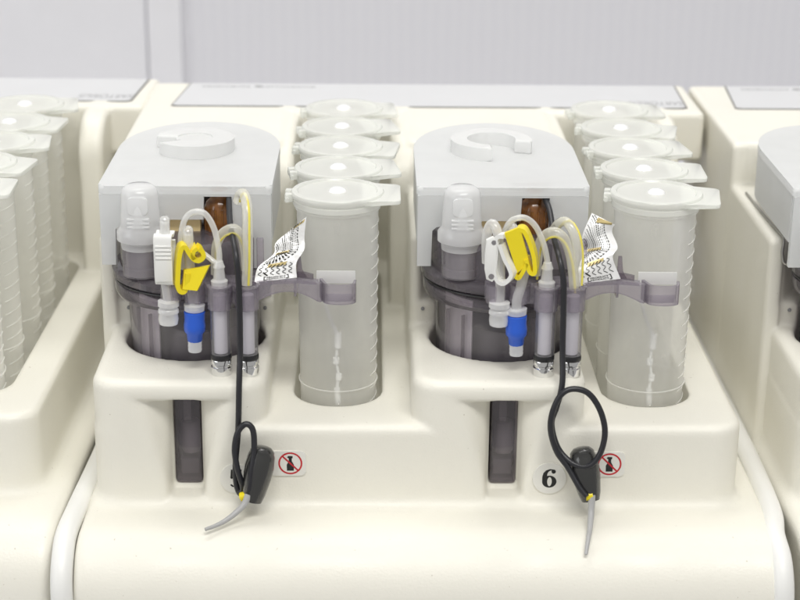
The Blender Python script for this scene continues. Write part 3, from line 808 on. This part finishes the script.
# --- right unit
U2 = 15.97
ta = thing('sampling_line', 'clear line looping through the white clamp above number 6, ending in a frosted cap', 'tubing', (-7.97+U2, -3.6, 9.7), 'short clear sampling lines')
part_tube([(-8.6, -2.8, 11.6), (-8.65, -3.0, 12.6), (-8.62, -3.2, 13.3), (-8.42, -3.3, 13.72), (-8.18, -3.55, 13.4), (-8.05, -3.6, 12.49), (-7.96, -3.6, 10.84), (-7.97, -3.6, 9.7)], .25, M['hose'], 'hose', ta, U2)
luer_white(*shift(ta, [(-7.97, -3.6, 9.85), (-7.98, -3.6, 8.4)], U2), ta)
tb = thing('sampling_line', 'clear line through the yellow clamp above number 6, ending in a blue luer', 'tubing', (-7.1+U2, -3.6, 9.3), 'short clear sampling lines')
part_tube([(-7.6, -2.6, 12.9), (-7.5, -2.9, 13.4), (-7.3, -3.3, 13.35), (-6.98, -3.6, 12.49), (-6.81, -3.6, 11.57), (-6.93, -3.6, 10.69), (-7.10, -3.6, 9.95), (-7.12, -3.6, 9.3)], .26, M['hose'], 'hose', tb, U2)
luer_blue(*shift(tb, [(-7.12, -3.6, 9.5), (-7.06, -3.6, 6.9)], U2), tb)
bm = B()
fr = frame_at((-8.3+U2, -3.75, 12.15), math.radians(-28))
ribbon(bm, [(.55, 1.2), (.20, 1.10), (.12, .5), (.10, -.5), (.25, -1.05), (.62, -1.18), (1.0, -.75), (.90, -.35), (.62, .1), (.36, .75)], .5, .2, fr)
P = [(-8.72, 13.12), (-8.42, 13.28), (-8.12, 13.02), (-8.15, 12.31), (-8.2, 11.65), (-8.2, 11.23), (-8.38, 10.98), (-8.68, 11.12), (-8.77, 11.6), (-8.78, 12.4)]
prism(bm, [(a+U2, c) for a, c in P], -4.04, -3.78, axis='y', bev=.05)
bm2 = bm
o = finish('pinch_clamp', bm2, M['white']); tag(o, 'white looped pinch clamp with end holes, left of the tilted yellow clamp', 'clamp', 'plastic pinch clamps on the sampling lines')
bm = B(); prism(bm, [(a+U2-8.36, b+13.0) for a, b in arc(0, 0, .12, 0, 345, 16)], -4.055, -3.9, axis='y'); prism(bm, [(a+U2-8.44, b+11.27) for a, b in arc(0, 0, .14, 0, 345, 16)], -4.055, -3.9, axis='y')
finish('hole', bm, M['grey_in'], o)
bm = B()
pv = [(-7.87, -4.05, 13.46), (-7.14, -4.15, 13.80), (-6.62, -4.15, 12.02), (-7.19, -4.05, 11.45)]
a = [bm.verts.new((p[0]+U2, p[1], p[2])) for p in pv]; b = [bm.verts.new((p[0]+U2+.04, p[1]+.26, p[2])) for p in pv]
bm.faces.new(a); bm.faces.new(b)
for i in range(4): bm.faces.new((a[i], a[(i+1) % 4], b[(i+1) % 4], b[i]))
fr = frame_at((-7.1+U2, -3.78, 0), math.radians(-12))
ribbon(bm, rel([(-7.2, 13.6), (-7.0, 13.66), (-6.80, 13.5), (-6.52, 12.9), (-6.32, 12.2), (-6.27, 11.55), (-6.5, 11.55), (-6.62, 11.9), (-6.72, 12.2)]), .75, .2, fr)
ribbon(bm, rel([(-6.66, 12.0), (-6.85, 11.55), (-7.05, 11.22), (-7.22, 11.35), (-7.3, 11.7)]), .75, .19, fr)
o = finish('pinch_clamp', bm, M['yellow']); tag(o, 'yellow pinch clamp tilted with its broad face forward, beside the white looped clamp', 'clamp', 'plastic pinch clamps on the sampling lines')
hose([(-7.75, -3.0, 13.3), (-7.6, -3.3, 13.75), (-7.31, -3.4, 14.02), (-6.82, -3.4, 14.05), (-6.33, -3.4, 13.65), (-5.93, -3.5, 12.84), (-5.72, -3.65, 12.0), (-5.68, -3.7, 11.5)], .15, M['hose'], 'arched_tube', 'thin clear tube arching over the tilted yellow clamp to its filter column', 'tubing', U2, 'thin arched clear tubes')
striped([(-6.1, -2.3, 10.8), (-6.06, -2.4, 11.6), (-6.0, -2.6, 12.5), (-5.75, -3.0, 13.1), (-5.32, -3.2, 13.28), (-4.87, -3.3, 12.95), (-4.58, -3.5, 12.2), (-4.42, -3.65, 11.3), (-4.36, -3.75, 10.6)], .25, 'thick_hose', 'yellowed hose arching down to the right column above number 6', 'yellowed silicone hoses', U2, (.05, -.15, -.2))
striped([(-5.3, -1.8, 12.9), (-5.06, -2.4, 13.5), (-4.75, -3.0, 13.72), (-4.4, -3.4, 13.2), (-4.22, -3.55, 12.3), (-4.2, -3.6, 11.3), (-4.22, -3.7, 10.7)], .24, 'thick_hose', 'yellow-striped hose curving behind the arched one above number 6', 'yellowed silicone hoses', U2, (.22, -.1, .05))

# ------------------------------------------------------------------ black sensor cables with plug
def make_cable(pts, plug, fer, wire, label, ox, twist=0):
    root = thing('sensor_cable', label, 'cable', (ox, 0, 0), 'looped black sensor cables')
    bm = B(); tube(bm, pts, .15, n=12, sub=6); finish('cord', bm, M['cable'], root)
    bm = B()
    p0, p1 = Vector(plug[0]), Vector(plug[1]); L = (p1-p0).length
    lathe_along(bm, [(.2, -.05), (.40, .0), (.55, .14), (.61, .22), (.60, .27), (.67, .45), (.73, 1.0), (.70, L*.55), (.57, L*.85), (.45, L), (.33, L+.02), (.30, L-.25)], p0, p1, n=28)
    finish('plug', bm, M['plug'], root)
    bm = B()
    tube(bm, fer, .23, n=14, smooth=False); finish('yellow_ferrule', bm, M['yellow'], root)
    bm = B(); tube(bm, wire, .1, n=10, radii=(.19, .085)); finish('wire_end', bm, M['grey_wire'], root)
    return root
make_cable([(-5.45, 1.2, 14.05), (-5.45, .3, 13.95), (-5.38, -.6, 13.8), (-5.18, -2.4, 13.25), (-4.82, -4.15, 12.5), (-4.68, -4.5, 11.24), (-4.65, -4.6, 9.74), (-4.66, -4.75, 7.74), (-4.70, -5.35, 6.15), (-4.78, -5.6, 3.85), (-4.95, -5.65, 2.02), (-4.92, -5.7, .9), (-4.72, -5.9, .5), (-4.58, -6.1, .96), (-4.80, -6.25, 1.98), (-4.93, -6.15, 3.01), (-4.76, -6.0, 3.88), (-4.37, -5.9, 4.26), (-4.03, -5.95, 3.95), (-3.98, -6.15, 2.97), (-4.10, -6.45, 2.03), (-4.2, -6.6, 1.2), (-4.3, -6.55, .75)],
           [(-3.57, -5.62, 2.92), (-4.1, -6.35, .30)], [(-4.66, -6.35, .55), (-4.30, -6.42, .68)],
           [(-4.28, -6.6, .80), (-4.5, -6.85, .35), (-5.14, -7.3, -.1), (-5.69, -7.7, -.28), (-6.28, -8.1, -.34)],
           'black cable with a narrow loop and plug hanging in front of the left unit', 0)
make_cable([(-5.6, 1.2, 14.05), (-5.55, .3, 13.95), (-5.4, -.8, 13.6), (-5.32, -2.4, 12.75), (-5.22, -4.0, 12.3), (-5.02, -4.5, 11.31), (-4.96, -4.6, 9.8), (-4.94, -4.75, 7.8), (-4.95, -5.35, 6.2), (-5.2, -5.55, 5.07), (-5.42, -5.65, 4.21), (-5.09, -5.85, 3.02), (-4.41, -6.3, 2.4), (-3.65, -6.55, 2.34), (-3.08, -6.4, 2.94), (-2.86, -6.2, 4.02), (-3.13, -6.0, 5.1), (-3.74, -5.9, 5.95), (-4.53, -5.9, 6.16), (-5.11, -6.0, 5.83), (-5.47, -6.1, 4.93), (-5.49, -6.1, 3.97), (-5.15, -6.1, 2.9), (-4.62, -6.3, 2.19), (-4.05, -6.75, 1.3), (-3.7, -6.95, .9)],
           [(-3.92, -5.7, 2.95), (-3.42, -6.45, .45)], [(-3.72, -6.75, .82), (-3.40, -6.72, .86)],
           [(-3.42, -6.75, .9), (-3.46, -7.1, .1), (-3.60, -7.9, -.42), (-3.75, -8.6, -.55), (-3.9, -9.15, -1.1)],
           'black cable with a wide round loop and plug hanging beside the number 6', 16)

# ------------------------------------------------------------------ printed paper strips, folded, lying on the bracket arm
def strip(stations, label, ox):
    root = thing('label_strip', label, 'label', (ox, 0, 0), 'folded printed paper strips')
    sub = 8; A = catmull([s[0] for s in stations], sub); Bp = catmull([s[1] for s in stations], sub)
    bm = B(); n = len(A); W = 6
    rows = [[bm.verts.new(A[i].lerp(Bp[i], k/W)) for k in range(W+1)] for i in range(n)]
    for r0, r1 in zip(rows, rows[1:]):
        for k in range(W): bm.faces.new((r0[k], r0[k+1], r1[k+1], r1[k]))
    finish('paper', bm, M['paper'], root)
    def at(u, v, off=.02):
        u = max(0, min(1, u))*(n-1); i = min(n-2, int(u)); f = u-i
        a = A[i].lerp(A[i+1], f); b = Bp[i].lerp(Bp[i+1], f)
        t = A[i+1]-A[i]; w = Bp[i]-A[i]; nn = w.cross(t).normalized()
        if nn.y > 0: nn = -nn
        return a.lerp(b, v)+nn*off
    def stroke(bm, u0, v0, u1, v1, wd, off=.02):
        p, q = at(u0, v0, off), at(u1, v1, off)
        t = (q-p); nn = Vector((0, -1, .35)); s = t.cross(nn).normalized()*wd/2
        try: bm.faces.new([bm.verts.new(x) for x in (p+s, q+s, q-s, p-s)])
        except ValueError: pass
    bm = B(); ns = len(stations)-1; f1 = 1/ns
    rr = random.Random(3)
    # chevrons on the first leaf, ticks and rings on the leaves above
    for r in range(5):
        u = f1*(.42+.14*r)
        for k in range(6):
            v = .06+.15*k
            if r % 2: stroke(bm, u, v, u+f1*.11, v+.09, .035)
            else: stroke(bm, u+f1*.11, v, u, v+.09, .035)
    stroke(bm, f1*.40, .30, f1*.62, .18, .07)
    for k in range(13):                 # rings of short dashes on the upper leaves
        rad = .16+.052*k
        for q in range(26):
            a0 = -1.25+q*.1+rr.uniform(-.01, .01); a1 = a0+.062
            uv = [(.62+rad*.62*math.sin(t), -.12+rad*1.15*math.cos(t)) for t in (a0, a1)]
            if all(f1*1.12 < u_ < .99 and .04 < v_ < .96 for u_, v_ in uv):
                stroke(bm, *uv[0], *uv[1], .05 if k % 4 < 2 else .022)
    # bracketed box with two lines of print
    for v in (.22, .80): stroke(bm, f1*.10, v, f1*.34, v, .05); stroke(bm, f1*.09, v, f1*.09, v+(.06 if v < .5 else -.06), .04); stroke(bm, f1*.34, v, f1*.34, v+(.04 if v < .5 else -.04), .04)
    for txt, ub in (('PRODUCT', .275), ('PRODUCT', .145)):
        me = text_mesh(txt, 1.0, offset=.02)
        xs_ = [v.co.x for v in me.vertices]; w_ = max(xs_)-min(xs_)
        tv = [bm.verts.new(at(f1*(ub+v.co.y*.125), .51+v.co.x/w_*.46, .022)) for v in me.vertices]
        for p in me.polygons:
            try: bm.faces.new([tv[q] for q in p.vertices])
            except ValueError: pass
        bpy.data.meshes.remove(me)
    finish('print', bm, M['print_black'], root, smooth=False)
    bm = B()
    for (u0, u1, v0, v1) in ((f1*.88, f1*1.12, .25, .72), (f1*1.85, f1*2.05, .1, .5), (.9, .98, .3, .9)):
        a, b, c, d = at(u0, v0, .03), at(u0+.02, v1, .03), at(u1+.02, v1, .03), at(u1, v0, .03)
        try: bm.faces.new([bm.verts.new(x) for x in (a, b, c, d)])
        except ValueError: pass
    finish('gold_patch', bm, M['gold'], root, smooth=False)
    bm = B()
    for (u0, v0, v1) in ((f1*.9, .30, .70), (f1*1.87, .14, .46), (.92, .35, .85)):
        for k in range(4):
            v = v0+(v1-v0)*k/4; stroke(bm, u0, v, u0+.035, v+.05, .045, .036)
    finish('dark_bar', bm, M['print_black'], root, smooth=False)
strip([((-4.02, -3.1, 10.60), (-1.95, -2.75, 10.74)), ((-3.85, -2.7, 11.25), (-1.98, -2.45, 11.4)), ((-3.1, -2.3, 11.8), (-1.6, -2.1, 12.0)), ((-3.0, -2.0, 12.3), (-1.6, -1.8, 12.6)), ((-2.2, -1.6, 12.9), (-1.5, -1.5, 13.5))],
      'printed paper strip folded upward against the first tube, left unit', 0)
strip([((-4.02, -3.1, 10.60), (-1.95, -2.75, 10.74)), ((-4.05, -2.75, 11.3), (-2.35, -2.45, 11.75)), ((-3.7, -1.9, 11.95), (-2.1, -2.2, 12.2)), ((-3.85, -2.0, 12.7), (-2.3, -1.4, 12.75)), ((-3.3, -1.0, 13.6), (-2.2, -1.5, 13.15))],
      'printed paper strip standing in zigzag folds beside the second tube rack', U2)

# small moulding dimple pins and the wire hook on the right machine
bm = B(); tube(bm, [(23.15, 11.5, 11.08), (23.2, 8, 11.07), (23.3, 4.6, 11.1), (23.42, 3.2, 11.0), (23.36, 2.95, 10.3), (23.48, 2.9, 9.75), (23.8, 2.9, 9.7), (23.95, 2.9, 9.95)], .08, n=8)
o = finish('wire_hook', bm, M['steel']); tag(o, 'bent steel wire hook under the frosted cover of the right machine', 'hook')

# ------------------------------------------------------------------ setting
bm = B(); box(bm, -260, 260, 70, 72, -90, 75); o = finish('wall', bm, M['wall'], smooth=False); o['kind'] = 'structure'
bm = B(); box(bm, -18.4, -15.4, 69.2, 69.99, -90, 75, .1); box(bm, -60, -18.6, 69.6, 69.99, -90, 75); o = finish('wall_pilaster', bm, M['pilaster'], smooth=False); o['kind'] = 'structure'
bm = B(); box(bm, -200, 200, -14, 69, -9, -6.25, .5); o = finish('bench_top', bm, M['pilaster'], smooth=False); o['kind'] = 'structure'

# ------------------------------------------------------------------ light
w = bpy.data.worlds.new('World'); scene.world = w; w.use_nodes = True
w.node_tree.nodes['Background'].inputs[0].default_value = (1.0, .99, .97, 1); w.node_tree.nodes['Background'].inputs[1].default_value = .42
def area(name, loc, size, power, target=(4, 3, 5), col=(1, 1, 1), sy=None):
    l = bpy.data.lights.new(name, 'AREA'); l.energy = power; l.size = size; l.color = col
    if sy: l.shape = 'RECTANGLE'; l.size_y = sy
    o = bpy.data.objects.new(name, l); COL.objects.link(o); o.location = Vector(loc)*S
    o.rotation_euler = (Vector(target)*S-o.location).to_track_quat('-Z', 'Y').to_euler()
    return o
area('ceiling_lamp', (-10, 45, 165), 1.3, 11.5, col=(1, .985, .95), sy=.5)
area('ceiling_lamp', (20, -110, 170), 1.3, 25, col=(1, .985, .95), sy=.5)

area('added_side_softbox', (-190, -110, 85), 1.3, 8, col=(.96, .98, 1), sy=.8)  # side softbox added for upright reflections on the vessels

# ------------------------------------------------------------------ camera
cam = bpy.data.cameras.new('camera'); co = bpy.data.objects.new('camera', cam); COL.objects.link(co)
cam.sensor_width = 36; cam.lens = 36*1700/800; cam.clip_end = 50; cam.clip_start = .02
yaw, pitch, roll = .0167, .3435, .0095
cy_, sy_, cp, sp = math.cos(yaw), math.sin(yaw), math.cos(pitch), math.sin(pitch)
f = Vector((sy_*cp, cy_*cp, -sp)); r = Vector((cy_, -sy_, 0)); u = r.cross(f)
r2 = math.cos(roll)*r+math.sin(roll)*u; u2 = -math.sin(roll)*r+math.cos(roll)*u
mw = Matrix((r2, u2, -f)).transposed().to_4x4(); mw.translation = Vector((1.8117, -81.9782, 37.9291))*S
co.matrix_world = mw
cam.dof.use_dof = True; cam.dof.focus_distance = .86; cam.dof.aperture_fstop = 9
scene.camera = co
scene.view_settings.view_transform = 'Standard'; scene.view_settings.look = 'None'; scene.view_settings.exposure = 0
scene.cycles.max_bounces = 10; scene.cycles.transparent_max_bounces = 24; scene.cycles.transmission_bounces = 12; scene.cycles.diffuse_bounces = 5
scene.cycles.use_denoising = True
scene.cycles.use_adaptive_sampling = True; scene.cycles.adaptive_threshold = .03; scene.cycles.adaptive_min_samples = 16
